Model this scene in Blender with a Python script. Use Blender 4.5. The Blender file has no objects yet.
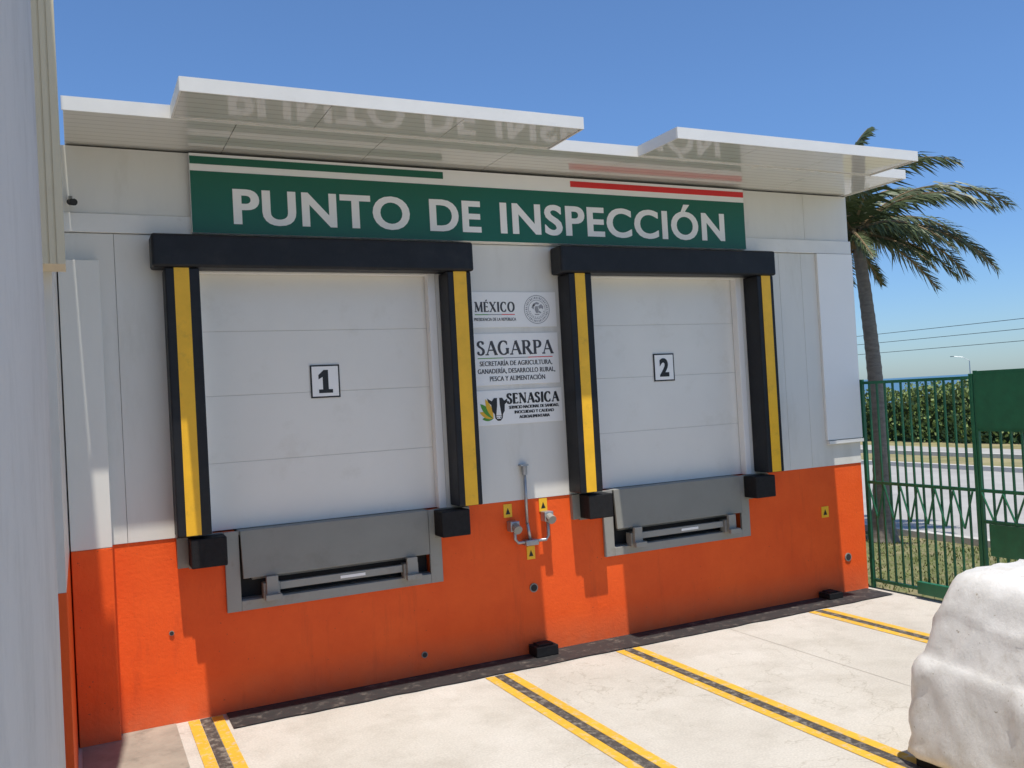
import bpy, math, random
import numpy as np
from mathutils import Vector, Matrix, noise
random.seed(7)
S=bpy.context.scene
C=S.collection

# ------------------------------------------------------------ materials
def newmat(name):
    m=bpy.data.materials.new(name); m.use_nodes=True
    nt=m.node_tree; b=nt.nodes['Principled BSDF']
    return m,nt,b
def N(nt,t,**k):
    n=nt.nodes.new(t)
    for a,v in k.items(): setattr(n,a,v)
    return n
def ramp(nt,fac,stops):
    r=N(nt,'ShaderNodeValToRGB'); e=r.color_ramp.elements
    e[0].position=stops[0][0]; e[0].color=(*stops[0][1],1)
    e[1].position=stops[-1][0]; e[1].color=(*stops[-1][1],1)
    for p,c in stops[1:-1]:
        q=e.new(p); q.color=(*c,1)
    nt.links.new(fac,r.inputs[0]); return r.outputs[0]
def noisen(nt,scale,detail=5,rough=.6,vec=None,stretch=None):
    tc=N(nt,'ShaderNodeNewGeometry')
    mp=N(nt,'ShaderNodeMapping'); nt.links.new(tc.outputs['Position'],mp.inputs[0])
    if stretch: mp.inputs['Scale'].default_value=stretch
    n=N(nt,'ShaderNodeTexNoise'); n.inputs['Scale'].default_value=scale
    n.inputs['Detail'].default_value=detail; n.inputs['Roughness'].default_value=rough
    nt.links.new(mp.outputs[0],n.inputs['Vector']); return n.outputs['Fac']
def mixc(nt,fac,a,b,mode='MIX'):
    m=N(nt,'ShaderNodeMix',data_type='RGBA',blend_type=mode)
    if isinstance(fac,float): m.inputs[0].default_value=fac
    else: nt.links.new(fac,m.inputs[0])
    for s,i in ((a,6),(b,7)):
        if isinstance(s,tuple): m.inputs[i].default_value=(*s,1)
        else: nt.links.new(s,m.inputs[i])
    return m.outputs[2]
def bump(nt,b,h,strength=.3,dist=.01):
    n=N(nt,'ShaderNodeBump'); n.inputs['Strength'].default_value=strength; n.inputs['Distance'].default_value=dist
    nt.links.new(h,n.inputs['Height']); nt.links.new(n.outputs[0],b.inputs['Normal'])
def mat(name,col,rough=.5,var=.12,scale=3,spec=.5,bs=0,bscale=60,metal=0,stretch=None,dirt=None,dirtscale=2,dirtpos=(.55,.75)):
    m,nt,b=newmat(name)
    lo=tuple(c*(1-var) for c in col); hi=tuple(min(1,c*(1+var)) for c in col)
    f=noisen(nt,scale,6,.65,stretch=stretch)
    c=ramp(nt,f,[(.3,lo),(.7,hi)])
    if dirt:
        d=noisen(nt,dirtscale,8,.7,stretch=stretch)
        df=ramp(nt,d,[(dirtpos[0],(0,0,0)),(dirtpos[1],(1,1,1))])
        c=mixc(nt,df,c,dirt)
    nt.links.new(c,b.inputs['Base Color'])
    b.inputs['Roughness'].default_value=rough; b.inputs['Metallic'].default_value=metal
    b.inputs['Specular IOR Level'].default_value=spec
    if bs: bump(nt,b,noisen(nt,bscale,4),bs,.01)
    return m

M={}
M['panel']=mat('white_panel_paint',(.735,.72,.665),.42,.05,1.2,bs=.08,bscale=5,dirt=(.58,.555,.48),dirtscale=1.6,stretch=(1,1,.25),dirtpos=(.52,.82))
M['door']=mat('door_panel_paint',(.80,.78,.72),.38,.025,1.5,bs=.04,bscale=6,dirt=(.67,.64,.56),dirtscale=2.5,dirtpos=(.55,.9))
M['doorgap']=mat('door_joint',(.55,.54,.50),.6,.03)
def soff():
    m,nt,b=newmat('ribbed_soffit_metal')
    b.inputs['Roughness'].default_value=.25
    b.inputs['Coat Weight'].default_value=1.0; b.inputs['Coat Roughness'].default_value=.05; b.inputs['Coat IOR'].default_value=1.65
    g=N(nt,'ShaderNodeNewGeometry'); sx=N(nt,'ShaderNodeSeparateXYZ'); nt.links.new(g.outputs['Position'],sx.inputs[0])
    mu=N(nt,'ShaderNodeMath',operation='MULTIPLY'); mu.inputs[1].default_value=2*math.pi/.10; nt.links.new(sx.outputs['Y'],mu.inputs[0])
    si=N(nt,'ShaderNodeMath',operation='SINE'); nt.links.new(mu.outputs[0],si.inputs[0])
    rp=ramp(nt,si.outputs[0],[(.84,(.70,.69,.65)),(.97,(.53,.52,.48))])
    nt.links.new(rp,b.inputs['Base Color'])
    n=N(nt,'ShaderNodeBump'); n.inputs['Strength'].default_value=.25; n.inputs['Distance'].default_value=.005
    nt.links.new(noisen(nt,3.5,2),n.inputs['Height']); nt.links.new(n.outputs[0],b.inputs['Normal']); nt.links.new(n.outputs[0],b.inputs['Coat Normal'])
    return m
M['soffit']=soff()
M['fascia']=mat('fascia_paint',(.78,.77,.73),.35,.04,3,dirt=(.6,.58,.52),dirtscale=5,dirtpos=(.6,.85))
M['seam']=mat('dark_joint',(.42,.41,.38),.8)
def orange():
    m,nt,b=newmat('orange_masonry_paint')
    c=ramp(nt,noisen(nt,1.3,6,.7),[(.3,(.82,.092,.011)),(.7,(.94,.128,.017))])
    g=N(nt,'ShaderNodeNewGeometry'); sx=N(nt,'ShaderNodeSeparateXYZ'); nt.links.new(g.outputs['Position'],sx.inputs[0])
    mr=N(nt,'ShaderNodeMapRange'); mr.inputs[1].default_value=.0; mr.inputs[2].default_value=.35; mr.inputs[3].default_value=.6; mr.inputs[4].default_value=0
    nt.links.new(sx.outputs['Z'],mr.inputs[0])
    mu=N(nt,'ShaderNodeMath',operation='MULTIPLY'); nt.links.new(mr.outputs[0],mu.inputs[0]); nt.links.new(noisen(nt,5,7,.75),mu.inputs[1])
    c=mixc(nt,mu.outputs[0],c,(.48,.20,.11))
    st=ramp(nt,noisen(nt,2.2,8,.75,stretch=(2.2,2.2,.35)),[(.55,(0,0,0)),(.8,(1,1,1))])
    c2=mixc(nt,.45,c,(.42,.05,.015))
    c=mixc(nt,st,c,c2)
    sp=ramp(nt,noisen(nt,38,3,.5),[(.69,(0,0,0)),(.75,(1,1,1))])
    c=mixc(nt,sp,c,(.42,.07,.025))
    sc=ramp(nt,noisen(nt,6,7,.8,stretch=(1,1,.6)),[(.66,(0,0,0)),(.72,(1,1,1))])
    c=mixc(nt,sc,c,(.62,.19,.09))
    nt.links.new(c,b.inputs['Base Color']); b.inputs['Roughness'].default_value=.55
    b.inputs['Specular IOR Level'].default_value=.3
    bump(nt,b,noisen(nt,28,6,.7),.4,.012); return m
M['orange']=orange()
M['foam']=mat('black_vinyl',(.009,.010,.013),.5,.3,6,spec=.35,bs=.25,bscale=9,dirt=(.03,.03,.031),dirtscale=4,dirtpos=(.53,.9))
M['rubber']=mat('black_rubber',(.012,.012,.013),.75,.3,20,spec=.3,bs=.3,bscale=40)
M['yellow']=mat('yellow_vinyl',(.90,.50,.02),.42,.08,5,dirt=(.5,.28,.03),dirtscale=7,dirtpos=(.56,.9))
M['steel']=mat('grey_painted_steel',(.245,.24,.21),.45,.06,2,bs=.05,bscale=12,dirt=(.19,.18,.15),dirtscale=3,dirtpos=(.55,.9))
M['steel2']=mat('light_grey_steel',(.30,.295,.265),.45,.07,3,dirt=(.22,.19,.15),dirtscale=6,dirtpos=(.56,.85))
M['galv']=mat('galvanised_steel',(.42,.43,.44),.4,.15,12,metal=.7)
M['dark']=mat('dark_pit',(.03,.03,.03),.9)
M['green']=mat('sign_green',(.003,.115,.066),.38,.04,2)
M['signwhite']=mat('sign_white',(.90,.89,.86),.4,.01,2)
M['red']=mat('sign_red',(.72,.03,.03),.4,.04)
M['black']=mat('ink_black',(.012,.012,.012),.5)
M['inkgrey']=mat('ink_grey',(.05,.05,.055),.5)
M['inklight']=mat('ink_light_grey',(.33,.33,.34),.5)
M['leafgreen']=mat('ink_green',(.08,.30,.03),.5)
M['ochre']=mat('ink_ochre',(.80,.46,.02),.5)
M['fence']=mat('green_fence_paint',(.012,.125,.055),.45,.15,8)
M['greywall']=mat('grey_plaster',(.63,.615,.58),.9,.04,1.0,bs=.6,bscale=7,dirt=(.49,.475,.44),dirtscale=2.0,dirtpos=(.46,.78))
M['beige']=mat('beige_cladding_metal',(.72,.64,.46),.5,.05,3,dirt=(.52,.45,.32),dirtscale=3,stretch=(1,1,.3))
def concrete():
    m,nt,b=newmat('yard_concrete')
    c=ramp(nt,noisen(nt,.5,8,.7),[(.3,(.45,.415,.36)),(.52,(.535,.50,.44)),(.72,(.60,.565,.51))])
    d=ramp(nt,noisen(nt,1.7,9,.72),[(.48,(0,0,0)),(.76,(1,1,1))])
    c2=mixc(nt,.6,c,(.35,.315,.26)); c=mixc(nt,d,c,c2)
    fine=ramp(nt,noisen(nt,60,3,.6),[(.3,(.84,.84,.84)),(.7,(1.05,1.05,1.05))])
    c=mixc(nt,1.0,c,fine,'MULTIPLY')
    sp=ramp(nt,noisen(nt,9,4,.6),[(.68,(0,0,0)),(.75,(1,1,1))])
    c=mixc(nt,sp,c,(.33,.295,.24))
    # fine wandering hairline cracks
    vo=N(nt,'ShaderNodeTexVoronoi',feature='DISTANCE_TO_EDGE'); vo.inputs['Scale'].default_value=.42
    g=N(nt,'ShaderNodeNewGeometry'); ad=N(nt,'ShaderNodeVectorMath',operation='ADD'); nn=N(nt,'ShaderNodeTexNoise'); nn.inputs['Scale'].default_value=2.2; nn.inputs['Detail'].default_value=6
    nt.links.new(g.outputs['Position'],nn.inputs['Vector']); nt.links.new(g.outputs['Position'],ad.inputs[0]); nt.links.new(nn.outputs['Color'],ad.inputs[1]); nt.links.new(ad.outputs[0],vo.inputs['Vector'])
    ck=ramp(nt,vo.outputs['Distance'],[(.0,(.72,.70,.66)),(.0035,(1,1,1))])
    c=mixc(nt,.7,c,ck,'MULTIPLY')
    nt.links.new(c,b.inputs['Base Color']); b.inputs['Roughness'].default_value=.82
    bump(nt,b,noisen(nt,35,6,.7),.3,.006); return m
M['concrete']=concrete()
M['concretedark']=mat('dark_concrete',(.30,.26,.21),.85,.2,3,bs=.3,bscale=30,dirt=(.18,.155,.125),dirtscale=4)
M['joint']=mat('slab_joint',(.38,.345,.29),.85,.25,6)
def paint(name,col,under,pos=(.60,.68),sc=14):
    m,nt,b=newmat(name)
    c=ramp(nt,noisen(nt,3,6,.7),[(.3,tuple(x*.85 for x in col)),(.7,tuple(x*1.1 for x in col))])
    w=ramp(nt,noisen(nt,sc,8,.75),[(pos[0],(0,0,0)),(pos[1],(1,1,1))])
    c=mixc(nt,w,c,under)
    nt.links.new(c,b.inputs['Base Color']); b.inputs['Roughness'].default_value=.7
    bump(nt,b,noisen(nt,40,5,.7),.25,.006); return m
M['pyellow']=paint('worn_yellow_paint',(.66,.38,.03),(.48,.42,.31),(.52,.66))
M['pblack']=paint('worn_black_paint',(.06,.052,.045),(.32,.285,.235),(.48,.70))
M['pstrip']=paint('black_floor_strip',(.028,.027,.027),(.18,.16,.135),(.53,.72),9)
M['asphalt']=mat('pale_road_concrete',(.36,.35,.325),.9,.12,1,bs=.3,bscale=30,dirt=(.28,.27,.25),dirtscale=.4)
M['kerb']=mat('kerb_concrete',(.50,.48,.44),.85,.12,2)
M['drygrass']=mat('dry_grass_soil',(.23,.21,.09),.95,.35,.8,bs=.5,bscale=12,dirt=(.34,.28,.16),dirtscale=.6,dirtpos=(.45,.7))
M['grass']=mat('grass_ground',(.13,.14,.05),.95,.35,2.5,bs=.6,bscale=20,dirt=(.30,.24,.14),dirtscale=1.5,dirtpos=(.46,.68))
M['blade']=mat('grass_blade',(.16,.19,.055),.8,.4,4)
M['leaf']=mat('hedge_leaf',(.15,.205,.05),.6,.5,.9)
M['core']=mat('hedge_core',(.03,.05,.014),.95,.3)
M['bark']=mat('palm_bark',(.21,.185,.155),.9,.3,7,bs=.9,bscale=14,stretch=(1,1,3))
M['sea']=mat('sea_water',(.05,.14,.22),.35,.1,.02)
def tarp():
    m,nt,b=newmat('dusty_white_tarp')
    c=ramp(nt,noisen(nt,2.5,7,.7),[(.3,(.63,.61,.57)),(.7,(.75,.735,.705))])
    d=ramp(nt,noisen(nt,4,9,.8),[(.50,(0,0,0)),(.76,(1,1,1))])
    c=mixc(nt,d,c,(.50,.46,.385))
    sp=ramp(nt,noisen(nt,22,5,.7),[(.65,(0,0,0)),(.70,(1,1,1))])
    c=mixc(nt,sp,c,(.36,.32,.25))
    nt.links.new(c,b.inputs['Base Color']); b.inputs['Roughness'].default_value=.45
    bump(nt,b,noisen(nt,13,6,.7,stretch=(1,1,.6)),.5,.015); return m
M['tarp']=tarp()
def leafmat():
    m,nt,b=newmat('palm_frond')
    c=ramp(nt,noisen(nt,2.2,4,.6),[(.25,(.042,.062,.022)),(.55,(.09,.12,.045)),(.8,(.20,.20,.11))])
    nt.links.new(c,b.inputs['Base Color']); b.inputs['Roughness'].default_value=.5
    return m
M['frond']=leafmat()
M['husk']=mat('palm_husk',(.22,.15,.07),.8,.3,8)

# ------------------------------------------------------------ mesh helpers
WL={}
class MB:
    def __init__(s): s.v=[];s.f=[];s.m=[]
    def box(s,x0,x1,y0,y1,z0,z1,mi=0):
        n=len(s.v)
        s.v+=[(x0,y0,z0),(x1,y0,z0),(x1,y1,z0),(x0,y1,z0),(x0,y0,z1),(x1,y0,z1),(x1,y1,z1),(x0,y1,z1)]
        for q in ((0,3,2,1),(4,5,6,7),(0,1,5,4),(1,2,6,5),(2,3,7,6),(3,0,4,7)):
            s.f.append(tuple(n+i for i in q)); s.m.append(mi)
        return s
    def poly(s,pts,mi=0):
        n=len(s.v); s.v+=[tuple(p) for p in pts]; s.f.append(tuple(range(n,n+len(pts)))); s.m.append(mi); return s
    def tube(s,pts,rad,seg=8,mi=0,cap=True):
        pts=[Vector(p) for p in pts]
        if not isinstance(rad,(list,tuple)): rad=[rad]*len(pts)
        n0=len(s.v); ref=None
        for i,p in enumerate(pts):
            a=pts[max(0,i-1)]; b=pts[min(len(pts)-1,i+1)]; t=(b-a).normalized()
            if ref is None: ref=t.orthogonal().normalized()
            u=(ref-t*ref.dot(t)).normalized(); ref=u; w=t.cross(u)
            for k in range(seg):
                an=2*math.pi*k/seg; q=p+(u*math.cos(an)+w*math.sin(an))*rad[i]; s.v.append(tuple(q))
        for i in range(len(pts)-1):
            for k in range(seg):
                a=n0+i*seg+k;b=n0+i*seg+(k+1)%seg
                s.f.append((a,b,b+seg,a+seg)); s.m.append(mi)
        if cap:
            s.f.append(tuple(n0+k for k in reversed(range(seg)))); s.m.append(mi)
            e=n0+(len(pts)-1)*seg; s.f.append(tuple(e+k for k in range(seg))); s.m.append(mi)
        return s
def mk(name,mb,mats,parent=None,bevel=0,smooth=False,label=None,category=None,group=None,kind=None):
    v=np.array(mb.v,dtype=float)
    lo=v.min(0);hi=v.max(0); c=np.array(((lo[0]+hi[0])/2,(lo[1]+hi[1])/2,lo[2]))
    me=bpy.data.meshes.new(name); me.from_pydata([tuple(q) for q in (v-c)],[],mb.f); 
    if not isinstance(mats,(list,tuple)): mats=[mats]
    for m in mats: me.materials.append(M[m] if isinstance(m,str) else m)
    me.polygons.foreach_set('material_index',mb.m)
    if smooth: me.polygons.foreach_set('use_smooth',[True]*len(mb.f))
    me.update()
    o=bpy.data.objects.new(name,me); C.objects.link(o)
    w=Vector(c); WL[o.name]=w
    if parent: o.parent=parent; o.location=w-WL[parent.name]
    else: o.location=w
    if bevel:
        bv=o.modifiers.new('bevel','BEVEL'); bv.width=bevel; bv.segments=2; bv.limit_method='ANGLE'; bv.angle_limit=math.radians(40)
    if label: o['label']=label
    if category: o['category']=category
    if group: o['group']=group
    if kind: o['kind']=kind
    return o
def thing(name,loc,label,category,group=None):
    o=bpy.data.objects.new(name,None); C.objects.link(o); o.location=loc; WL[o.name]=Vector(loc); o.empty_display_size=.2
    o['label']=label;o['category']=category
    if group:o['group']=group
    return o
def glyphs(body,bold,spacing):
    cu=bpy.data.curves.new('t','FONT'); cu.body=body; cu.size=1; cu.offset=bold; cu.space_character=spacing; cu.resolution_u=5
    ob=bpy.data.objects.new('t',cu); C.objects.link(ob)
    dg=bpy.context.evaluated_depsgraph_get(); me=bpy.data.meshes.new_from_object(ob.evaluated_get(dg))
    vs=np.array([v.co[:] for v in me.vertices]); fs=[tuple(p.vertices) for p in me.polygons]
    bpy.data.objects.remove(ob); bpy.data.curves.remove(cu); bpy.data.meshes.remove(me)
    return vs,fs
def text_into(mb,body,x0,x1,z0,z1,y,mi=0,bold=0.0,spacing=1.0,thick=0,serif=0):
    """flat lettering in the facade plane, facing -Y, cap height fitted to z0..z1"""
    vs,fs=glyphs(body,bold,spacing); ev,_=glyphs('E',bold,1)
    c0,c1=ev[:,1].min(),ev[:,1].max(); lo=vs.min(0);hi=vs.max(0)
    sx=(x1-x0)/(hi[0]-lo[0]); sz=(z1-z0)/(c1-c0)
    offs=[0] if not thick else [-thick,0,thick]
    for i,o in enumerate(offs):
        n=len(mb.v)
        mb.v+=[(x0+(q[0]-lo[0])*sx+o,y-.0003*i,z0+(q[1]-c0)*sz) for q in vs]
        for f in fs: mb.f.append(tuple(n+k for k in f)); mb.m.append(mi)
    if serif:
        for lev,sgn in ((c0,1),(c1,-1)):
            xs=sorted(set(round(q[0],4) for q in vs if abs(q[1]-lev)<.004))
            i=0
            while i<len(xs):
                j=i
                while j+1<len(xs) and xs[j+1]-xs[i]<.16: j+=1
                a=x0+(xs[i]-lo[0])*sx-serif; b=x0+(xs[j]-lo[0])*sx+serif
                zz=z0 if sgn>0 else z1; h=(z1-z0)*.07*sgn
                q=[(a,y-.0009,zz),(b,y-.0009,zz),(b,y-.0009,zz+h),(a,y-.0009,zz+h)]
                if sgn<0:q=q[::-1]
                mb.poly(q,mi)
                i=j+1
def line(parent,body,x0,x1,z0,z1,y,m,**k):
    mb=MB(); text_into(mb,body,x0,x1,z0,z1,y,0,**k); return mk('lettering',mb,m,parent)
# roman serif capitals drawn with thick and thin strokes
def arc(cx,cy,rx,ry,a0,a1,n=18): return [(cx+rx*math.cos(math.radians(a0+(a1-a0)*k/n)),cy+ry*math.sin(math.radians(a0+(a1-a0)*k/n))) for k in range(n+1)]
TK,TN=1.0,.40
SER={
'A':(.86,[([(.09,0),(.43,1)],TN),([(.43,1),(.77,0)],TK),([(.20,.34),(.66,.34)],TN)],[(.09,0),(.77,0)]),
'M':(1.05,[([(.14,0),(.17,1)],TN),([(.17,1),(.52,.05)],TK),([(.52,.05),(.87,1)],TN),([(.88,1),(.91,0)],TK)],[(.14,0),(.91,0),(.13,1),(.92,1)]),
'N':(.90,[([(.14,0),(.14,1)],TN),([(.14,1),(.76,.02)],TK),([(.76,0),(.76,1)],TN)],[(.14,0),(.11,1),(.76,1)]),
'E':(.66,[([(.15,0),(.15,1)],TK),([(.15,.975),(.56,.975)],TN),([(.15,.52),(.48,.52)],TN),([(.15,.025),(.60,.025)],TN),([(.56,1),(.56,.84)],TN),([(.60,0),(.60,.17)],TN),([(.48,.44),(.48,.60)],TN)],[(.13,0),(.13,1)]),
'X':(.86,[([(.12,1),(.74,0)],TK),([(.74,1),(.12,0)],TN)],[(.12,0),(.74,0),(.12,1),(.74,1)]),
'I':(.36,[([(.18,0),(.18,1)],TK)],[(.18,0),(.18,1)]),
'C':(.84,[(arc(.45,.5,.36,.49,48,312),None),([(.69,.97),(.70,.72)],TN),([(.70,.28),(.69,.1)],TN)],[]),
'O':(.92,[(arc(.46,.5,.37,.49,0,360,28),None)],[]),
'G':(.90,[(arc(.45,.5,.36,.49,50,305),None),([(.69,.97),(.70,.72)],TN),([(.74,.06),(.74,.44)],TK)],[(.74,.45)]),
'S':(.62,[([(.50,.80),(.45,.91),(.36,.97),(.28,.98),(.18,.94),(.12,.85),(.11,.74),(.17,.63),(.30,.54),(.42,.45),(.50,.34),(.51,.22),(.45,.09),(.34,.02),(.24,.02),(.14,.07),(.09,.22)],None),([(.50,.98),(.50,.76)],TN),([(.09,.02),(.09,.26)],TN)],[]),
'R':(.82,[([(.15,0),(.15,1)],TK),([(.15,.975),(.36,.975)]+arc(.36,.74,.22,.235,90,-90)+[(.15,.50)],None),([(.38,.50),(.72,0)],TK)],[(.15,0),(.13,1),(.76,0)]),
'P':(.68,[([(.15,0),(.15,1)],TK),([(.15,.975),(.36,.975)]+arc(.36,.73,.22,.245,90,-90)+[(.15,.48)],None)],[(.15,0),(.13,1)])}
def serif_word(parent,word,x0,x1,z0,z1,y,m,tw=.15,gap=.1):
    mb=MB(); acc={'É':'E'}; tot=sum(SER[acc.get(c,c)][0]+gap for c in word)-gap
    sx=(x1-x0)/tot; sz=z1-z0; X=0; lay=0
    def seg(pts,wts):
        nonlocal lay
        lay+=1; yy=y-.00012*(lay%7); P=[Vector((x0+(X+p[0])*sx,0,z0+p[1]*sz)) for p in pts]; n=len(P); L=[];R=[]
        for i in range(n):
            t=(P[min(n-1,i+1)]-P[max(0,i-1)]).normalized(); nn=Vector((-t.z,0,t.x))
            wt=wts if wts else TN+(TK-TN)*abs(t.z)**1.3
            w=wt*tw*sz/2; L.append(P[i]+nn*w); R.append(P[i]-nn*w)
        for i in range(n-1): mb.poly([(q.x,yy,q.z) for q in (R[i],R[i+1],L[i+1],L[i])],0)
    for c in word:
        w,st,se=SER[acc.get(c,c)]
        for pts,wt in st: seg(pts,wt)
        for (a,b) in se: 
            bb=b+.02 if b<.3 else b-.02
            seg([(a-.13,bb),(a+.13,bb)],TN)
        if c=='É': seg([(.30,1.08),(.44,1.24)],.6)
        X+=w+gap
    return mk('lettering',mb,m,parent)
def ring(mb,cx,cz,r0,r1,y,mi=0,seg=32):
    for k in range(seg):
        a=2*math.pi*k/seg;b=2*math.pi*(k+1)/seg
        mb.poly([(cx+r0*math.cos(a),y,cz+r0*math.sin(a)),(cx+r1*math.cos(a),y,cz+r1*math.sin(a)),(cx+r1*math.cos(b),y,cz+r1*math.sin(b)),(cx+r0*math.cos(b),y,cz+r0*math.sin(b))],mi)

# ------------------------------------------------------------ ground
def sheet(name,x0,x1,y0,y1,z,m,kind='structure',lab=None,cat=None,th=0):
    mb=MB()
    if th: mb.box(x0,x1,y0,y1,z-th,z)
    else: mb.poly([(x0,y0,z),(x1,y0,z),(x1,y1,z),(x0,y1,z)])
    o=mk(name,mb,m,kind=kind)
    if lab:o['label']=lab
    if cat:o['category']=cat
    return o
sheet('ground',-3000,5000,-3000,5000,-.03,'drygrass',lab='dry grassy ground around the yard',cat='ground')
sheet('yard_pavement',-6,8.6,-16,0.3,0,'concrete',lab='pale worn concrete loading yard',cat='pavement')
sheet('pavement_patch',-.08,.62,-1.05,-.002,.004,'concretedark',lab='darker concrete patch beside the wall',cat='pavement')  # patch in a darker concrete tone than the yard
sheet('lawn',8.6,11.9,-16,12,-.022,'grass',lab='patchy grass verge behind the green fence',cat='grass')
sheet('road',12.05,21.2,-200,300,-.018,'asphalt',lab='pale sunlit road',cat='road')
sheet('kerb',11.9,12.05,-200,300,.08,'kerb',lab='concrete kerb along the road',cat='kerb',th=.12)
sheet('kerb',21.2,21.4,-200,300,.10,'kerb',lab='concrete kerb along the road',cat='kerb',th=.14)
sheet('kerb',24.6,24.8,-200,300,.10,'kerb',lab='concrete kerb along the road',cat='kerb',th=.14)
sheet('road',24.8,27.6,-200,300,-.018,'asphalt',lab='pale sunlit road',cat='road')
sheet('sea',70,5000,-2500,5000,-.02,'sea',lab='hazy blue sea at the horizon',cat='sea')
for xc,ye in ((.85,-.03),(3.38,-.43),(4.79,-.43),(7.30,-.43)):
    mb=MB()
    for k,(a,b) in enumerate(((-.138,-.048),(-.044,.044),(.048,.138))):
        mb.poly([(xc+a,-12,.008 if xc<1 else .004),(xc+b,-12,.008 if xc<1 else .004),(xc+b,ye,.008 if xc<1 else .004),(xc+a,ye,.008 if xc<1 else .004)],0 if k!=1 else 1)
    mk('lane_marking',mb,['pyellow','pblack'],label='yellow and black striped bay line on concrete',category='road marking',group='bay lines on the yard',kind='structure')
mb=MB(); n=120; a,b=1.02,8.5
f=lambda x,s: s+.022*noise.noise(Vector((x*4,s*9,0)))
for i in range(n):
    xa=a+(b-a)*i/n; xb=a+(b-a)*(i+1)/n
    mb.poly([(xa,f(xa,-.42),.012),(xb,f(xb,-.42),.012),(xb,-.012,.012),(xa,-.012,.012)])
mk('floor_strip',mb,'pstrip',label='black worn strip along the foot of the wall',category='floor strip',kind='structure')
sheet('pavement_joint',6.05,6.055,-12,-.45,.0028,'joint',lab='thin sawn joint in the yard slab',cat='joint')

# ------------------------------------------------------------ building
ZS=4.79
T1=lambda x:x
T2=lambda x:5.765+(x-2.02)*.975
bld=thing('inspection_building',(4.2,3,0),'white panelled loading building with orange masonry base','building')
D0,D1=.95,3.12
E0,E1=T2(D0),T2(D1)
mb=MB()
A=[T1(1.17),T1(2.94),T2(1.17),T2(2.94)]
for a,b in ((-.10,A[0]),(A[1],A[2]),(A[3],8.55)): mb.box(a,b,0,.5,0,1.53)
for a,b in ((A[0],A[1]),(A[2],A[3])): mb.box(a,b,0,.5,0,.93)
mb.box(-.1,8.55,.5,6,0,1.53)
mk('base_wall',mb,'orange',bld)
mb=MB(); mb.box(-.098,.20,-.15,-.001,0,1.53); mk('base_pilaster',mb,'orange',bld,bevel=.006)
mb=MB(); mb.box(-.098,.20,-.15,-.011,1.532,3.83); mk('pilaster',mb,'panel',bld,bevel=.005)
mb=MB()
mb.box(-.10,D0-.02,.035,.5,1.533,4.78,1); mb.box(D1+.02,E0-.02,.035,.5,1.533,4.78,1); mb.box(E1+.02,8.545,.035,.5,1.533,4.78,1)
mb.box(D0-.02,D1+.02,.035,.5,3.80,4.78,1); mb.box(E0-.02,E1+.02,.035,.5,3.80,4.78,1)
mb.box(-.1,8.545,.5,6,1.533,4.78,0)
def pan(xs,z0,z1):
    for a,b in zip(xs[:-1],xs[1:]): mb.box(a+.0015,b-.0015,-.010,.034,z0,z1,0)
pan([-.10,.32,D0],1.533,4.07); pan([D1,E0],1.533,4.07); pan([E1,7.42,7.76,8.55],1.533,4.07)
pan([D0,2.02,D1],3.80,4.07); pan([E0,T2(2.02),E1],3.80,4.07)
pan([-.10,.95,2.1,3.25,4.4,5.55,6.7,7.85,8.55],4.235,4.78)
mk('upper_wall',mb,['panel','seam'],bld,bevel=.0015)
mb=MB(); mb.box(-.1,8.56,-.035,.03,4.075,4.23); mk('wall_trim',mb,'fascia',bld,bevel=.004)
mb=MB(); mb.box(8.0,8.56,-.06,-.011,1.79,1.83); mk('wall_ledge',mb,'fascia',bld,bevel=.003)
mb=MB(); mb.box(7.99,8.56,-.045,-.011,1.84,4.07); mk('sunlit_corner_panel',mb,'signwhite',bld,bevel=.003)  # added whiter panel: the sunlit strip at the corner is put into its colour
def slab(name,x0,x1,y0,y1,step,sides):
    mb=MB(); n=max(1,round((x1-x0)/step)); 
    for i in range(n):
        a=x0+(x1-x0)*i/n; b=x0+(x1-x0)*(i+1)/n
        mb.box(a+(.0025 if i else .012),b-(.0025 if i<n-1 else .012),y0+.012,y1,ZS+.006,ZS+.08,0)
    mb.box(x0,x1,y0-.002,y0+.011,ZS-.004,ZS+.098,1)
    if 'l' in sides: mb.box(x0-.002,x0+.011,y0+.012,y1-.002,ZS-.004,ZS+.098,1)
    if 'r' in sides: mb.box(x1-.011,x1+.002,y0+.012,y1-.002,ZS-.004,ZS+.098,1)
    mb.box(x0+.012,x1-.012,y0+.012,y1,ZS+.082,ZS+.092,1)
    return mk(name,mb,['soffit','fascia'],bld)
slab('roof',-.02,8.55,-.90,6.2,1.15,'r')
slab('canopy',.72,3.95,-1.53,-.905,1.08,'lr')
slab('canopy',4.92,7.99,-1.53,-.905,1.01,'lr')

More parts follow.
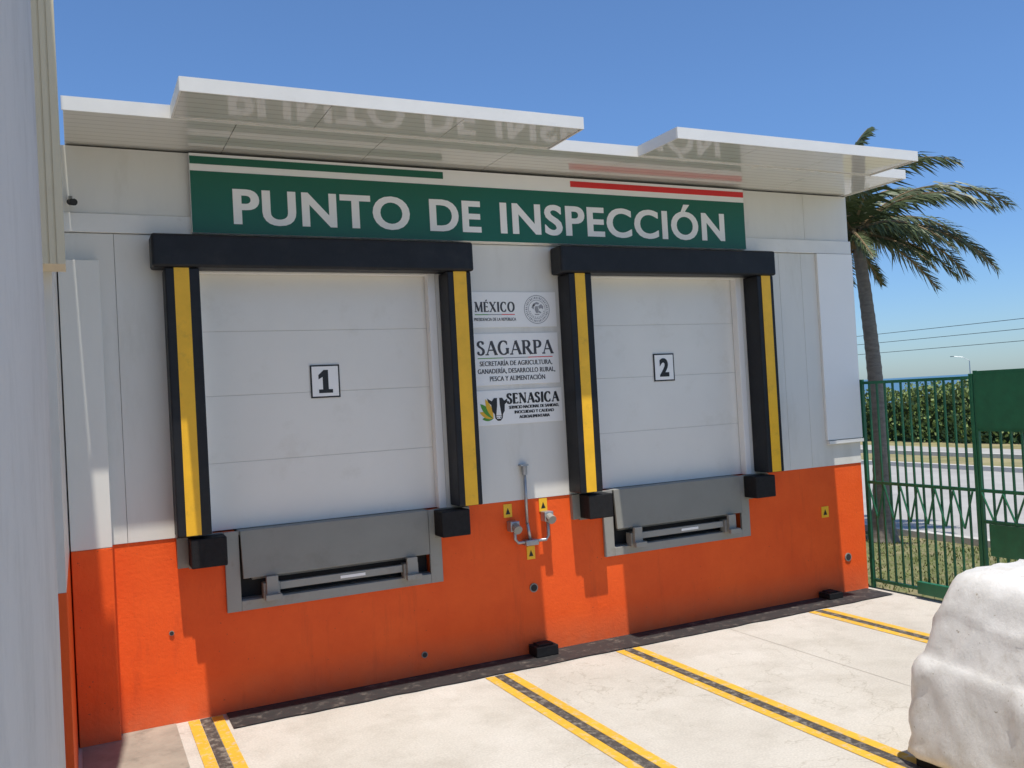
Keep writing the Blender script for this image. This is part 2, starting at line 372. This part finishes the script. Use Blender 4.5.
def dock(T,num):
    def bx(mb,a,b,*r): mb.box(T(a),T(b),*r)
    mb=MB(); zz=[1.54,2.12,2.70,3.26,3.80]
    for a,b in zip(zz[:-1],zz[1:]): bx(mb,D0-.015,D1+.015,.085,.125,a+.0015,b-.0015,0)
    bx(mb,D0-.015,D1+.015,.09,.12,1.54,3.80,1)
    door=mk('loading_door',mb,['door','doorgap'],bld,bevel=.0025)
    mb=MB(); bx(mb,D1-.075,D1-.001,-.012,.08,1.54,3.799); bx(mb,D0+.001,D0+.03,-.012,.08,1.54,3.799); bx(mb,D0+.031,D1-.076,-.008,.08,3.76,3.798)
    mk('door_frame',mb,'signwhite',door,bevel=.003)
    mb=MB(); bx(mb,.585,3.42,-.28,-.045,3.765,4.04)
    hd=mk('dock_seal',mb,'foam',bld,bevel=.022)
    for a,b,ya,yb in ((.68,.95,.75,.868),(3.155,3.395,3.215,3.345)):
        mb=MB(); bx(mb,a,b,-.25,-.013,1.56,3.764); o=mk('seal_pad',mb,'foam',hd,bevel=.012)
        mb=MB(); bx(mb,ya,yb,-.254,-.2505,1.565,3.762); mk('yellow_stripe',mb,'yellow',hd)
    mb=MB()
    bx(mb,1.07,1.19,-.03,-.001,.85,1.535); bx(mb,2.92,3.04,-.03,-.001,.85,1.535); bx(mb,1.191,2.919,-.03,-.001,.85,.935)
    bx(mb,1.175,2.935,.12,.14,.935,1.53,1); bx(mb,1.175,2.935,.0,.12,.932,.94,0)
    bx(mb,1.19,2.92,-.02,.9,1.50,1.537,0); bx(mb,1.30,2.81,.06,.11,1.09,1.2,0)
    fr=mk('dock_leveller',mb,['steel2','dark'],bld,bevel=.003)
    mb=MB(); a,b=T(1.20),T(2.91)
    v=[(a,-.05,1.535),(b,-.05,1.535),(b,-.02,1.535),(a,-.02,1.535)]; w=[(a+.008,-.075,1.13),(b-.008,-.075,1.13),(b-.008,-.045,1.13),(a+.008,-.045,1.13)]
    mb.v=w+v
    for q in ((0,3,2,1),(4,5,6,7),(0,1,5,4),(1,2,6,5),(2,3,7,6),(3,0,4,7)): mb.f.append(q); mb.m.append(0)
    mk('leveller_lip',mb,'steel',fr,bevel=.004)
    for a,b in ((1.37,1.51),(2.64,2.78)):
        mb=MB(); bx(mb,a,b,-.075,.02,.93,1.07); bx(mb,a+.02,b-.02,-.12,-.0805,.95,1.13); bx(mb,a+.0,b,-.17,-.1205,.93,.98)
        mk('lip_keeper',mb,'steel2',fr,bevel=.004)
    mb=MB(); bx(mb,1.515,2.635,-.05,-.005,.995,1.06); mk('cross_bar',mb,'steel2',fr,bevel=.003)
    mb=MB(); bx(mb,2.05,2.28,-.054,-.0505,1.015,1.04); mk('plate',mb,'signwhite',fr)
    for a,b,c,d in ((.78,1.065,.69,.778),(2.975,3.26,3.262,3.335)):
        mb=MB(); bx(mb,a,b,-.24,-.031,1.29,1.53); 
        mk('dock_bumper',mb,'rubber',fr,bevel=.010)
        mb=MB(); bx(mb,c,d,-.05,-.001,1.28,1.53); bx(mb,a,b,-.0305,-.004,1.265,1.5385)
        mk('bumper_bracket',mb,'steel',fr)
    cx=T(2.035)
    s=thing('number_sign',(cx,.08,2.64),'square white sign with black border and number %s'%num,'sign','numbered dock signs')
    mb=MB(); mb.box(cx-.135,cx+.135,.074,.0805,2.642,2.942); mk('border_plate',mb,'black',s)
    mb=MB(); mb.box(cx-.121,cx+.121,.072,.0738,2.656,2.928); mk('face',mb,'signwhite',s)
    mb=MB(); y=.0705
    if num=='1':
        mb.poly([(cx-.024,y,2.718),(cx+.028,y,2.718),(cx+.028,y,2.895),(cx-.012,y,2.895),(cx-.062,y,2.85),(cx-.062,y,2.81),(cx-.024,y,2.832)],0)
        mb.poly([(cx-.062,y,2.685),(cx+.066,y,2.685),(cx+.066,y,2.718),(cx-.062,y,2.718)],0)
    else: text_into(mb,num,cx-.062,cx+.062,2.69,2.89,y,0,.045)
    mk('numeral',mb,'black',s)
dock(T1,'1'); dock(T2,'2')

# ------------------------------------------------------------ big sign
sg=thing('banner_sign',(3.95,-.05,4.08),'long green white banner sign reading PUNTO DE INSPECCIÓN','sign')
mb=MB(); mb.box(.93,6.885,-.085,-.036,4.085,4.765); mk('sign_board',mb,'signwhite',sg)
mb=MB(); mb.box(.932,6.883,-.089,-.0855,4.087,4.615); mk('green_panel',mb,'green',sg)
mb=MB(); mb.box(.932,3.23,-.089,-.0855,4.675,4.74); mk('green_stripe',mb,'green',sg)
mb=MB(); mb.box(4.63,6.883,-.089,-.0855,4.675,4.735); mk('red_stripe',mb,'red',sg)
line(sg,'PUNTO',1.275,2.87,4.17,4.475,-.091,'signwhite',bold=.022,spacing=1.08,thick=.004)
line(sg,'DE',3.075,3.60,4.17,4.475,-.091,'signwhite',bold=.022,spacing=1.05,thick=.004)
line(sg,'INSPECCIÓN',3.815,6.585,4.17,4.475,-.091,'signwhite',bold=.022,spacing=1.08,thick=.004)

# ------------------------------------------------------------ small information signs
def plate(label,z0,z1,x0=3.42,x1=4.42):
    s=thing('information_sign',((x0+x1)/2,-.02,z0),label,'sign','information signs between the docks')
    mb=MB(); mb.box(x0,x1,-.018,-.011,z0,z1); mk('sign_board',mb,'signwhite',s)
    return s
Y=-.0195
def tricol(s,x0,x1,z):
    for i,m in enumerate(('leafgreen','inklight','red')):
        a=x0+(x1-x0)*i/3;b=x0+(x1-x0)*(i+1)/3
        mb=MB(); mb.poly([(a,Y,z),(b,Y,z),(b,Y,z+.008),(a,Y,z+.008)]); mk('colour_rule',mb,m,s)
s=plate('white sign reading MÉXICO with a round grey eagle seal',3.25,3.60)
serif_word(s,'MÉXICO',3.515,3.95,3.405,3.50,Y,'inkgrey',tw=.22)
line(s,'PRESIDENCIA DE LA REPÚBLICA',3.505,3.96,3.315,3.345,Y,'inkgrey',thick=.001)
tricol(s,3.515,3.95,3.373)
mb=MB(); cx,cz=4.20,3.425
ring(mb,cx,cz,.138,.145,Y); ring(mb,cx,cz,.092,.097,Y)
for k in range(40):
    a=2*math.pi*k/40
    u=Vector((math.cos(a),0,math.sin(a))); t=Vector((-math.sin(a),0,math.cos(a))); c=Vector((cx,Y,cz)); wd=.003+.003*((k*7)%3)/2
    mb.poly([c+u*.107-t*wd,c+u*.107+t*wd,c+u*.128+t*wd,c+u*.128-t*wd],0)
EY=Y
eg=[[(-.06,.02),(-.035,.06),(.0,.075),(.03,.065),(.02,.05),(-.01,.052),(-.03,.03),(-.035,.0)],   # raised wing
    [(.015,.03),(.05,.055),(.075,.03),(.07,.0),(.05,.015),(.03,.005)],                            # second wing
    [(-.02,.03),(.01,.035),(.02,.0),(.012,-.035),(-.012,-.035),(-.025,.0)],                        # body
    [(-.045,.045),(-.025,.055),(-.02,.04),(-.035,.035),(-.05,.03)],                               # head and beak
    [(-.03,-.045),(.03,-.045),(.022,-.055),(-.022,-.055)],                                        # cactus pad
    [(.02,-.01),(.05,-.03),(.045,-.04),(.015,-.03)]]
for q in eg: mb.poly([(cx+a,EY,cz+b) for a,b in q],0)
for k in range(11):
    a=math.pi*(1.08+.84*k/10); mb.poly([(cx+.08*math.cos(a)+d[0],Y,cz+.08*math.sin(a)+d[1]) for d in ((-.006,0),(0,-.008),(.006,0),(0,.008))],0)
mk('eagle_seal',mb,'inklight',s)
s=plate('white sign reading SAGARPA with the ministry name below',2.68,3.19)
serif_word(s,'SAGARPA',3.515,4.36,2.98,3.115,Y,'inkgrey',tw=.22,gap=.06)
tricol(s,3.52,4.35,2.943)
line(s,'SECRETARÍA DE AGRICULTURA,',3.54,4.34,2.872,2.917,Y,'inkgrey',spacing=1.05,thick=.002,serif=.004)
line(s,'GANADERÍA, DESARROLLO RURAL,',3.515,4.37,2.797,2.842,Y,'inkgrey',spacing=1.05,thick=.002,serif=.004)
line(s,'PESCA Y ALIMENTACIÓN',3.64,4.25,2.722,2.767,Y,'inkgrey',spacing=1.05,thick=.002,serif=.004)
s=plate('white sign reading SENASICA with a cow and leaf emblem',2.29,2.63,3.42,4.43)
serif_word(s,'SENASICA',3.81,4.395,2.493,2.592,Y,'black',tw=.28,gap=.08)
line(s,'SERVICIO NACIONAL DE SANIDAD,',3.83,4.39,2.440,2.470,Y,'black',thick=.003)
line(s,'INOCUIDAD Y CALIDAD',3.89,4.33,2.391,2.421,Y,'black',thick=.003)
line(s,'AGROALIMENTARIA',3.94,4.28,2.342,2.372,Y,'black',thick=.003)
mb=MB(); ex,ez=3.625,2.455
def leaf(ang,L,wd,mi,ox,oz,dy):
    a=math.radians(ang); u=(math.cos(a),math.sin(a)); n=(-u[1],u[0]); pts=[]
    for k in range(9):
        t=k/8; w=wd*math.sin(math.pi*t)**.8; pts.append((ex+ox+u[0]*L*t+n[0]*w,Y-dy,ez+oz+u[1]*L*t+n[1]*w))
    for k in range(7,0,-1):
        t=k/8; w=-wd*math.sin(math.pi*t)**.8; pts.append((ex+ox+u[0]*L*t+n[0]*w,Y-dy,ez+oz+u[1]*L*t+n[1]*w))
    mb.poly(pts[::-1],mi)
leaf(180,.12,.022,0,.03,-.10,.0002); leaf(155,.16,.028,1,.03,-.10,.0004); leaf(132,.20,.032,0,.03,-.10,.0006); leaf(112,.21,.026,1,.03,-.10,.0008)
P2=lambda pts,mi,dy: mb.poly([(ex+a,Y-dy,ez+b) for a,b in pts],mi)
# cow head: black cheeks and ears around a broad white blaze and muzzle
P2(((.02,.07),(-.03,.10),(-.02,.06),(.012,.035),(.02,-.03),(.045,-.06),(.05,-.10),(.075,-.125),(.105,-.125),(.13,-.10),(.135,-.06),(.155,-.03),(.16,.035),(.185,.055),(.19,.09),(.155,.07),(.135,.10),(.045,.10)),2,.0010)
P2(((.078,.10),(.102,.10),(.104,.03),(.112,-.03),(.118,-.07),(.062,-.07),(.068,-.03),(.076,.03)),3,.0014)
P2(((.062,-.075),(.118,-.075),(.112,-.105),(.068,-.105)),3,.0014)
P2(((.072,-.085),(.082,-.085),(.082,-.097),(.072,-.097)),2,.0018); P2(((.098,-.085),(.108,-.085),(.108,-.097),(.098,-.097)),2,.0018)
mk('emblem',mb,['leafgreen','ochre','black','signwhite'],s)

# ------------------------------------------------------------ wall fittings
e=thing('power_outlet_assembly',(3.96,-.03,1.0),'grey conduit with two capped power sockets on the orange wall','electrical fitting')
mb=MB()
mb.tube([(3.945,-.05,1.30),(3.945,-.05,1.80)],.016)
mb.tube([(3.80,-.06,1.30),(3.80,-.06,1.16),(3.83,-.06,1.12),(4.14,-.06,1.12),(4.17,-.06,1.16),(4.17,-.06,1.34)],.016)
mb.tube([(3.945,-.055,1.30),(3.965,-.06,1.13)],.016)
mk('conduit',mb,'galv',e,smooth=True)
mb=MB(); mb.tube([(3.945,-.05,1.78),(3.945,-.05,1.87)],[.026,.03],10); mb.box(3.90,3.985,-.07,-.003,1.87,1.885); mk('conduit_head',mb,'galv',e)
for x,z in ((3.79,1.24),(4.17,1.30)):
    mb=MB(); mb.box(x-.05,x+.05,-.10,-.003,z,z+.10); mk('socket_box',mb,'galv',e,bevel=.01)
    mb=MB(); mb.tube([(x,-.09,z+.05),(x,-.16,z+.02)],[.04,.045],12); mk('socket_cap',mb,'steel2',e)
mb=MB(); mb.box(3.90,4.04,-.10,-.003,1.085,1.14); mk('junction_box',mb,'galv',e,bevel=.008)
for x,z in ((3.76,1.44),(4.155,1.46),(3.99,1.0)):
    mb=MB(); mb.box(x-.045,x+.045,-.008,-.002,z-.065,z+.065,0); mb.poly([(x-.025,-.009,z-.035),(x+.025,-.009,z-.035),(x,-.009,z+.03)],1)
    mk('warning_label',mb,['yellow','black'],e)
mb=MB(); mb.box(7.86,7.97,-.008,-.002,.93,1.06,0); mb.poly([(7.885,-.009,.96),(7.945,-.009,.96),(7.915,-.009,1.03)],1)
mk('warning_label',mb,['yellow','black'],label='small yellow warning sticker on the orange wall',category='sticker')
for x,z,r in ((4.0,.65,.045),(8.24,.42,.05),(2.82,.19,.03),(.62,.75,.02)):
    mb=MB(); mb.tube([(x,-.012,z),(x,-.002,z)],[r,r],16,0); mb.tube([(x,-.014,z),(x,-.0125,z)],[r*.75,r*.75],16,1)
    mk('drain_pipe_end',mb,['steel','dark'],bld)
for a,b,h in ((3.9,4.14,.11),(7.72,7.93,.08)):
    mb=MB(); mb.box(a,b,-.20,-.02,.013,h); mb.box(a+.04,b-.04,-.17,-.04,h,h+.015)
    mk('rubber_block',mb,'rubber',bevel=.012,label='low black rubber block at the wall foot',category='rubber block',group='rubber blocks at the wall')
cam_t=thing('security_camera',(.03,-.05,4.3),'small dark camera bracketed high on the white wall','camera')
mb=MB(); mb.box(.0,.03,-.05,-.011,4.30,4.36); mb.tube([(.015,-.05,4.33),(.02,-.12,4.30)],.012); mk('bracket',mb,'steel',cam_t)
mb=MB(); mb.tube([(.01,-.10,4.30),(.04,-.19,4.28)],[.025,.028],10); mk('housing',mb,'dark',cam_t)

# ------------------------------------------------------------ neighbouring walls
mb=MB(); mb.box(-3,-.128,-12,-3.0,-.02,7.5); mk('plaster_wall',mb,'greywall',label='tall grey weathered rendered wall in shade beside the yard',category='wall')
nb=thing('side_wall',(-1,-1.5,0),'side wall with orange base and beige cladding above','wall')
mb=MB(); mb.box(-2.5,-.108,-2.0,6,0,1.53); mk('base_wall',mb,'orange',nb)
mb=MB(); mb.box(-2.5,-.108,-2.0,6,1.532,7.5); mk('white_wall',mb,'panel',nb)
mb=MB(); mb.box(-.30,-.030,-2.3,-2.003,3.45,7.5)
for k in range(4):
    x=-.185+.038*k; mb.box(x,x+.026,-2.306,-2.301,3.45,7.5)
mk('beige_cladding',mb,'beige',nb)

# ------------------------------------------------------------ fence and gate
FX=8.64
fn=thing('metal_fence',(FX,-.75,0),'dark green steel bar fence at the building corner','fence')
def bars(y0,y1,z0,z1,step=.118,r=.010):
    mb=MB(); n=int(round((y1-y0)/step))
    for i in range(1,n): 
        y=y0+(y1-y0)*i/n; mb.box(FX-r,FX+r,y-r,y+r,z0,z1)
    return mb
mk('fence_bars',bars(-1.5,0,.10,2.50),'fence',fn)
for z in (.08,1.27,2.48):
    mb=MB(); mb.box(FX-.018,FX+.018,-1.46,-.03,z,z+.035); mk('rail',mb,'fence',fn)
def zig(y0,y1,z0,z1,n):
    mb=MB()
    for i in range(n):
        a=y0+(y1-y0)*i/n; b=y0+(y1-y0)*(i+1)/n; m=(a+b)/2
        mb.tube([(FX-.03,a,z1),(FX-.03,m,z0)],.012,5); mb.tube([(FX-.03,m,z0),(FX-.03,b,z1)],.012,5)
    return mb
mk('zigzag_bars',zig(-1.45,-.04,.86,1.27,6),'fence',fn)
for y in (-1.5,0.0):
    mb=MB(); mb.box(FX-.022,FX+.022,y-.022,y+.022,0,2.54); mk('fence_post',mb,'fence',fn,bevel=.004)
gt=thing('metal_gate',(FX,-3.2,0),'dark green steel gate with solid sheet panels','gate')
mk('gate_bars',bars(-5,-1.56,.10,2.50),'fence',gt)
mk('zigzag_bars',zig(-5,-1.56,.98,1.27,14),'fence',gt)
for z in (.08,.94,1.27,1.92,2.53):
    mb=MB(); mb.box(FX-.018,FX+.018,-4.97,-1.56,z,z+.035); mk('rail',mb,'fence',gt)
for y in (-1.545,-5.0):
    mb=MB(); mb.box(FX-.02,FX+.02,y-.012,y+.012,.05,2.57); mk('gate_post',mb,'fence',gt)
mb=MB(); mb.box(FX-.026,FX-.02,-4.98,-1.56,1.95,2.53); mk('upper_panel',mb,'fence',gt)
mb=MB(); mb.box(FX-.026,FX-.02,-4.98,-1.62,.60,.94); mk('lower_panel',mb,'fence',gt)
mb=MB(); mb.box(FX-.10,FX-.04,-5,-.72,.06,.20); mk('bottom_track',mb,'fence',gt,bevel=.005)

mb=MB()
for i in range(6500):
    x=random.uniform(8.75,11.85); y=random.uniform(-3.5,4); h=random.uniform(.0,.045)*(1.5 if noise.noise(Vector((x,y,0)))>0.1 else .6)
    a=random.uniform(0,6.28); w=.010; dx,dy=math.cos(a)*w,math.sin(a)*w; lx,ly=random.uniform(-.04,.04),random.uniform(-.04,.04)
    mb.poly([(x-dx,y-dy,-.022),(x+dx,y+dy,-.022),(x+lx,y+ly,h)])
mk('grass_tufts',mb,'blade',label='short rough grass on the verge',category='grass',kind='stuff')

# ------------------------------------------------------------ hedge
hg=thing('hedge',(31,16,0),'dense green hedge along the far side of the road','hedge')
def hh(x,y): return 2.0+.55*noise.noise(Vector((x*.2,y*.33,1)))+.40*noise.noise(Vector((x,y*1.1,4)))
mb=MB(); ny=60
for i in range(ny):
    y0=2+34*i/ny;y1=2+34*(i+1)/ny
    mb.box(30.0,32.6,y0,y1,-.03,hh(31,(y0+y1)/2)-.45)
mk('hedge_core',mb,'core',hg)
mb=MB()
for i in range(26000):
    y=random.uniform(2,36); x=random.uniform(29.5,32.9); top=hh(x,y)
    if random.random()<.6: x=29.55+random.random()**2*.8+.45*noise.noise(Vector((0,y*1.0,7))); z=random.uniform(0,top)
    else: z=top-random.random()**2*.5
    s=random.uniform(.05,.12); n=Vector((random.gauss(-.4,1),random.gauss(0,1),random.gauss(0,1)+.8)).normalized(); u=n.orthogonal().normalized(); w=n.cross(u); c=Vector((x,y,z))
    mb.poly([c-u*s,c-w*s*.6,c+u*s,c+w*s*.6])
mk('foliage',mb,'leaf',hg)

# ------------------------------------------------------------ palm tree
pt=thing('palm_tree',(11.3,2.25,-.02),'coconut palm with windblown fronds behind the fence','palm tree')
mb=MB(); P=[];R=[]
base=Vector((11.34,2.25,-.05)); top=Vector((11.18,2.27,4.78))
for i in range(90):
    t=i/89; p=base.lerp(top,t)+Vector((.09*math.sin(t*3.1),-.04*math.sin(t*3.1),0)); P.append(p)
    r=.14-.05*t+.12*math.exp(-t*16); r*=1+.05*(1 if i%3==0 else 0)+.03*noise.noise(Vector((t*20,0,0))); R.append(r)
mb.tube(P,R,14); mk('trunk',mb,'bark',pt,smooth=True)
cr=MB(); wind=Vector((.90,-.43,-.10))
hub=Vector((11.18,2.27,4.82))
def frond(az,el,L,grav,wnd,droop,seed):
    rnd=random.Random(seed)
    d=Vector((math.cos(az)*math.cos(el),math.sin(az)*math.cos(el),math.sin(el))); p=hub+d*.08; n=34; ds=L/n; pts=[p.copy()]; ds_=[d.copy()]
    for i in range(n):
        t=i/n
        d=(d+Vector((0,0,-1))*grav*ds*(.4+1.5*t)+wind*wnd*ds).normalized(); p=p+d*ds; pts.append(p.copy()); ds_.append(d.copy())
    cr.tube(pts,[.028*(1-.85*i/n)+.004 for i in range(n+1)],5,1,False)
    K=88
    for k in range(6,K):
        t=k/K; q=t*n; i=min(n-1,int(q)); f=q-i; c=pts[i].lerp(pts[i+1],f); dd=ds_[i]
        side=dd.cross(Vector((0,0,1))); 
        if side.length<.05: side=Vector((1,0,0))
        side.normalize(); up=side.cross(dd)
        ll=.58*math.sin(math.pi*min(1,(.14+t*.82)))**.5*rnd.uniform(.55,1.2)*L/2.3
        for sgn in (-1,1):
            if rnd.random()<.14: continue
            v=(side*sgn*.7+dd*.6+up*rnd.uniform(-.2,.3)).normalized(); 
            v=(v+wind*.45+Vector((0,0,-1))*droop*rnd.uniform(.4,1.3)).normalized()
            a=c; m=c+v*ll*.5; v2=(v+Vector((0,0,-1))*(.45+droop*.6)+wind*.3+Vector((rnd.gauss(0,.18),rnd.gauss(0,.18),rnd.gauss(0,.1)))).normalized(); e2=m+v2*ll*.5
            w=dd*.021
            cr.poly([a-w,m-w*.95,m+w*.95,a+w],0); cr.poly([m-w*.95,e2,m+w*.95],0)
rng=random.Random(11)
NF=25
for k in range(NF):
    az=k*2.39996+.6; t=k/NF
    el=math.radians(60-82*t+rng.uniform(-12,12)); L=1.48+.72*math.sin(math.pi*min(1,t+.25))+rng.uniform(-.3,.25)
    down=math.cos(az-math.atan2(-.43,.9))
    L*=1+.18*down
    frond(az,el,L,.50+.35*t,.60,.2+.45*t,k+40)
mk('crown',cr,['frond','husk'],pt)
mb=MB()
for k in range(22):
    a=k*2.4; r=.10; z=4.52+.02*k; q=Vector((11.18+r*math.cos(a),2.27+r*math.sin(a),z)); mb.tube([q,q+Vector((math.cos(a)*.1,math.sin(a)*.1,.28))],[.05,.02],5)
mk('husks',mb,'husk',pt)

for z in (5.9,5.3,4.6):
    mb=MB(); pts=[(50,-60+170*i/40,z+.8*((i/40-.5)*2)**2-.3) for i in range(41)]
    mb.tube(pts,.022,4); mk('overhead_wire',mb,'black',label='thin dark overhead power wire beyond the hedge',category='power line',group='overhead wires')
lp=thing('street_lamp',(150,105,0),'distant tall street lamp with a curved arm','street lamp')
mb=MB(); mb.tube([(150,105,0),(150,105,5.0)],[.12,.07],8); mk('pole',mb,'galv',lp)
mb=MB(); mb.tube([(150,105,5.0),(149.4,105.9,5.7),(148.5,107.2,5.95)],.05,6); mk('arm',mb,'galv',lp)
mb=MB(); mb.box(148.0,148.5,107.0,107.5,5.87,6.0); mk('lamp_head',mb,'steel',lp)

# ------------------------------------------------------------ tarpaulin covered load: one draped form over a dark base
X0,X1,Y0,Y1=4.785,7.3,-6.6,-3.75
cl=thing('covered_load',((X0+X1)/2,(Y0+Y1)/2,0),'large bundle under a taut dusty white tarpaulin in the yard','tarpaulin bundle')
mb=MB()
prof=[(.07,.01),(.09,-.012),(.13,-.012),(.2,.0),(.27,.0),(.34,.003),(.40,.006),(.46,.01),(.52,.012),(.58,.015),(.62,.018),(.66,.025),(.69,.036),(.71,.05),(.725,.06),(.75,.068),(.78,.075),(.81,.082),(.85,.092),(.89,.102),(.93,.114),(.97,.126),(1.0,.136),(1.04,.148),(1.08,.16),(1.12,.175),(1.15,.187),(1.18,.202),(1.215,.222),(1.24,.25),(1.26,.285),(1.275,.33),(1.285,.38),(1.295,.44),(1.302,.50),(1.308,.58),(1.315,.68),(1.322,.80),(1.326,.9),(1.328,1.0),(1.33,1.12)]
NP=420
def rrect(i,u):
    x0,x1,y0,y1=X0+i,X1-i,Y0+i,Y1-i; r=min(.11+i*.3,(x1-x0)/2-.005,(y1-y0)/2-.005)
    segs=[(x1-x0-2*r),(math.pi/2*r),(y1-y0-2*r),(math.pi/2*r)]*2; 
    tot=sum(segs); d=u*tot
    c=[(x0+r,y0),(x1-r,y0+r),(x1,y0+r),(x1-r,y1-r),(x1-r,y1),(x0+r,y1-r),(x0,y1-r),(x0+r,y0+r)]
    dirs=[(1,0),None,(0,1),None,(-1,0),None,(0,-1),None]; a0=[0,-90,0,0,0,90,0,180]
    for k in range(8):
        if d<=segs[k] or k==7:
            if k%2==0: return c[k][0]+dirs[k][0]*d,c[k][1]+dirs[k][1]*d
            a=math.radians(a0[k])+d/max(r,1e-6); return c[k][0]+r*math.cos(a),c[k][1]+r*math.sin(a)
        d-=segs[k]
def crease(q):
    n1=noise.noise(Vector((q.x*1.5+q.z*1.6,q.y*1.5-q.z*1.1,q.z*1.0))); n2=noise.noise(Vector((q.x*3.2-q.z*2.5,q.y*3.2+q.z,q.z*1.6+9))); n3=noise.noise(Vector((q.x*6+q.z*3,q.y*6-q.z*4,q.z*3+3)))
    return max(0,1-abs(n1)*7)*.020+max(0,1-abs(n2)*6)*.013+max(0,1-abs(n3)*5)*.006
for j,(z,i) in enumerate(prof):
    for k in range(NP):
        x,y=rrect(i,k/NP); q=Vector((x,y,z)); 
        cxy=Vector(((X0+X1)/2-x,(Y0+Y1)/2-y,0)).normalized()
        low=max(0,1-z/.68)
        d=.028*noise.noise(Vector((x*1.3,y*1.3,z*1.5+5)))+.015*low*noise.noise(Vector((x*7,y*7,z*.5)))-crease(q)+.004*noise.noise(Vector((x*9,y*9,z*7)))
        top=max(0,(z-1.2)/.12)
        zz=z+.045*noise.noise(Vector((x*1.4,y*1.4,3)))*min(1,z*2)+crease(q)*top*.9
        q+=cxy*d; mb.v.append((q.x,q.y,max(0.0,zz)))
for j in range(len(prof)-1):
    for k in range(NP):
        a=j*NP+k;b=j*NP+(k+1)%NP; mb.f.append((a,b,b+NP,a+NP)); mb.m.append(0)
mb.f.append(tuple((len(prof)-1)*NP+k for k in range(NP))); mb.m.append(0)
mk('tarpaulin_cover',mb,'tarp',cl,smooth=True)
mb=MB(); mb.box(X0+.04,X1-.04,Y0+.04,Y1-.04,0,.12); mk('pallet_base',mb,'rubber',cl,bevel=.01)

# ------------------------------------------------------------ light, sky, camera
el,az=math.radians(74),math.radians(187)
v=Vector((math.sin(az)*math.cos(el),math.cos(az)*math.cos(el),math.sin(el)))
sd=bpy.data.lights.new('sun','SUN'); sd.energy=5.0; sd.angle=math.radians(.5); sd.color=(1,.95,.87)
so=bpy.data.objects.new('sun',sd); C.objects.link(so); so.rotation_euler=v.to_track_quat('Z','Y').to_euler(); so.location=(0,-10,20)
w=bpy.data.worlds.new('World'); S.world=w; w.use_nodes=True; nt=w.node_tree
bg=nt.nodes['Background']; sk=nt.nodes.new('ShaderNodeTexSky'); sk.sky_type='NISHITA'; sk.sun_disc=False
sk.sun_elevation=el; sk.sun_rotation=az; sk.air_density=1.0; sk.dust_density=.3; sk.ozone_density=3.0
hs=nt.nodes.new('ShaderNodeHueSaturation'); hs.inputs['Saturation'].default_value=1.10
tc=nt.nodes.new('ShaderNodeTexCoord'); sp=nt.nodes.new('ShaderNodeSeparateXYZ'); nt.links.new(tc.outputs['Generated'],sp.inputs[0])
tint=ramp(nt,sp.outputs['Z'],[(0.0,(.50,.66,.92)),(.10,(.58,.74,.98)),(.30,(.78,.89,1.06)),(.6,(.95,.98,1.04))])
mx=nt.nodes.new('ShaderNodeMix'); mx.data_type='RGBA'; mx.blend_type='MULTIPLY'; mx.inputs[0].default_value=1
nt.links.new(tint,mx.inputs[7])
nt.links.new(sk.outputs[0],hs.inputs['Color']); nt.links.new(hs.outputs[0],mx.inputs[6]); nt.links.new(mx.outputs[2],bg.inputs[0]); bg.inputs[1].default_value=.14
X=np.array((0.8985,0.0420,-0.4368));Z=np.array((-0.0546,0.9984,-0.0164));X/=np.linalg.norm(X);Z-=Z.dot(X)*X;Z/=np.linalg.norm(Z);Yv=np.cross(Z,X)
cd=bpy.data.cameras.new('camera'); co=bpy.data.objects.new('camera',cd); C.objects.link(co)
R=Matrix(((X[0],X[1],X[2],0),(Yv[0],Yv[1],Yv[2],0),(Z[0],Z[1],Z[2],0),(0,0,0,1)))
co.matrix_world=Matrix.Translation((0,-8,2.54))@R
cd.sensor_width=36; cd.lens=895/1024*36; cd.clip_start=.05; cd.clip_end=12000
S.camera=co
S.view_settings.view_transform='Standard'; S.view_settings.look='None'; S.view_settings.exposure=0
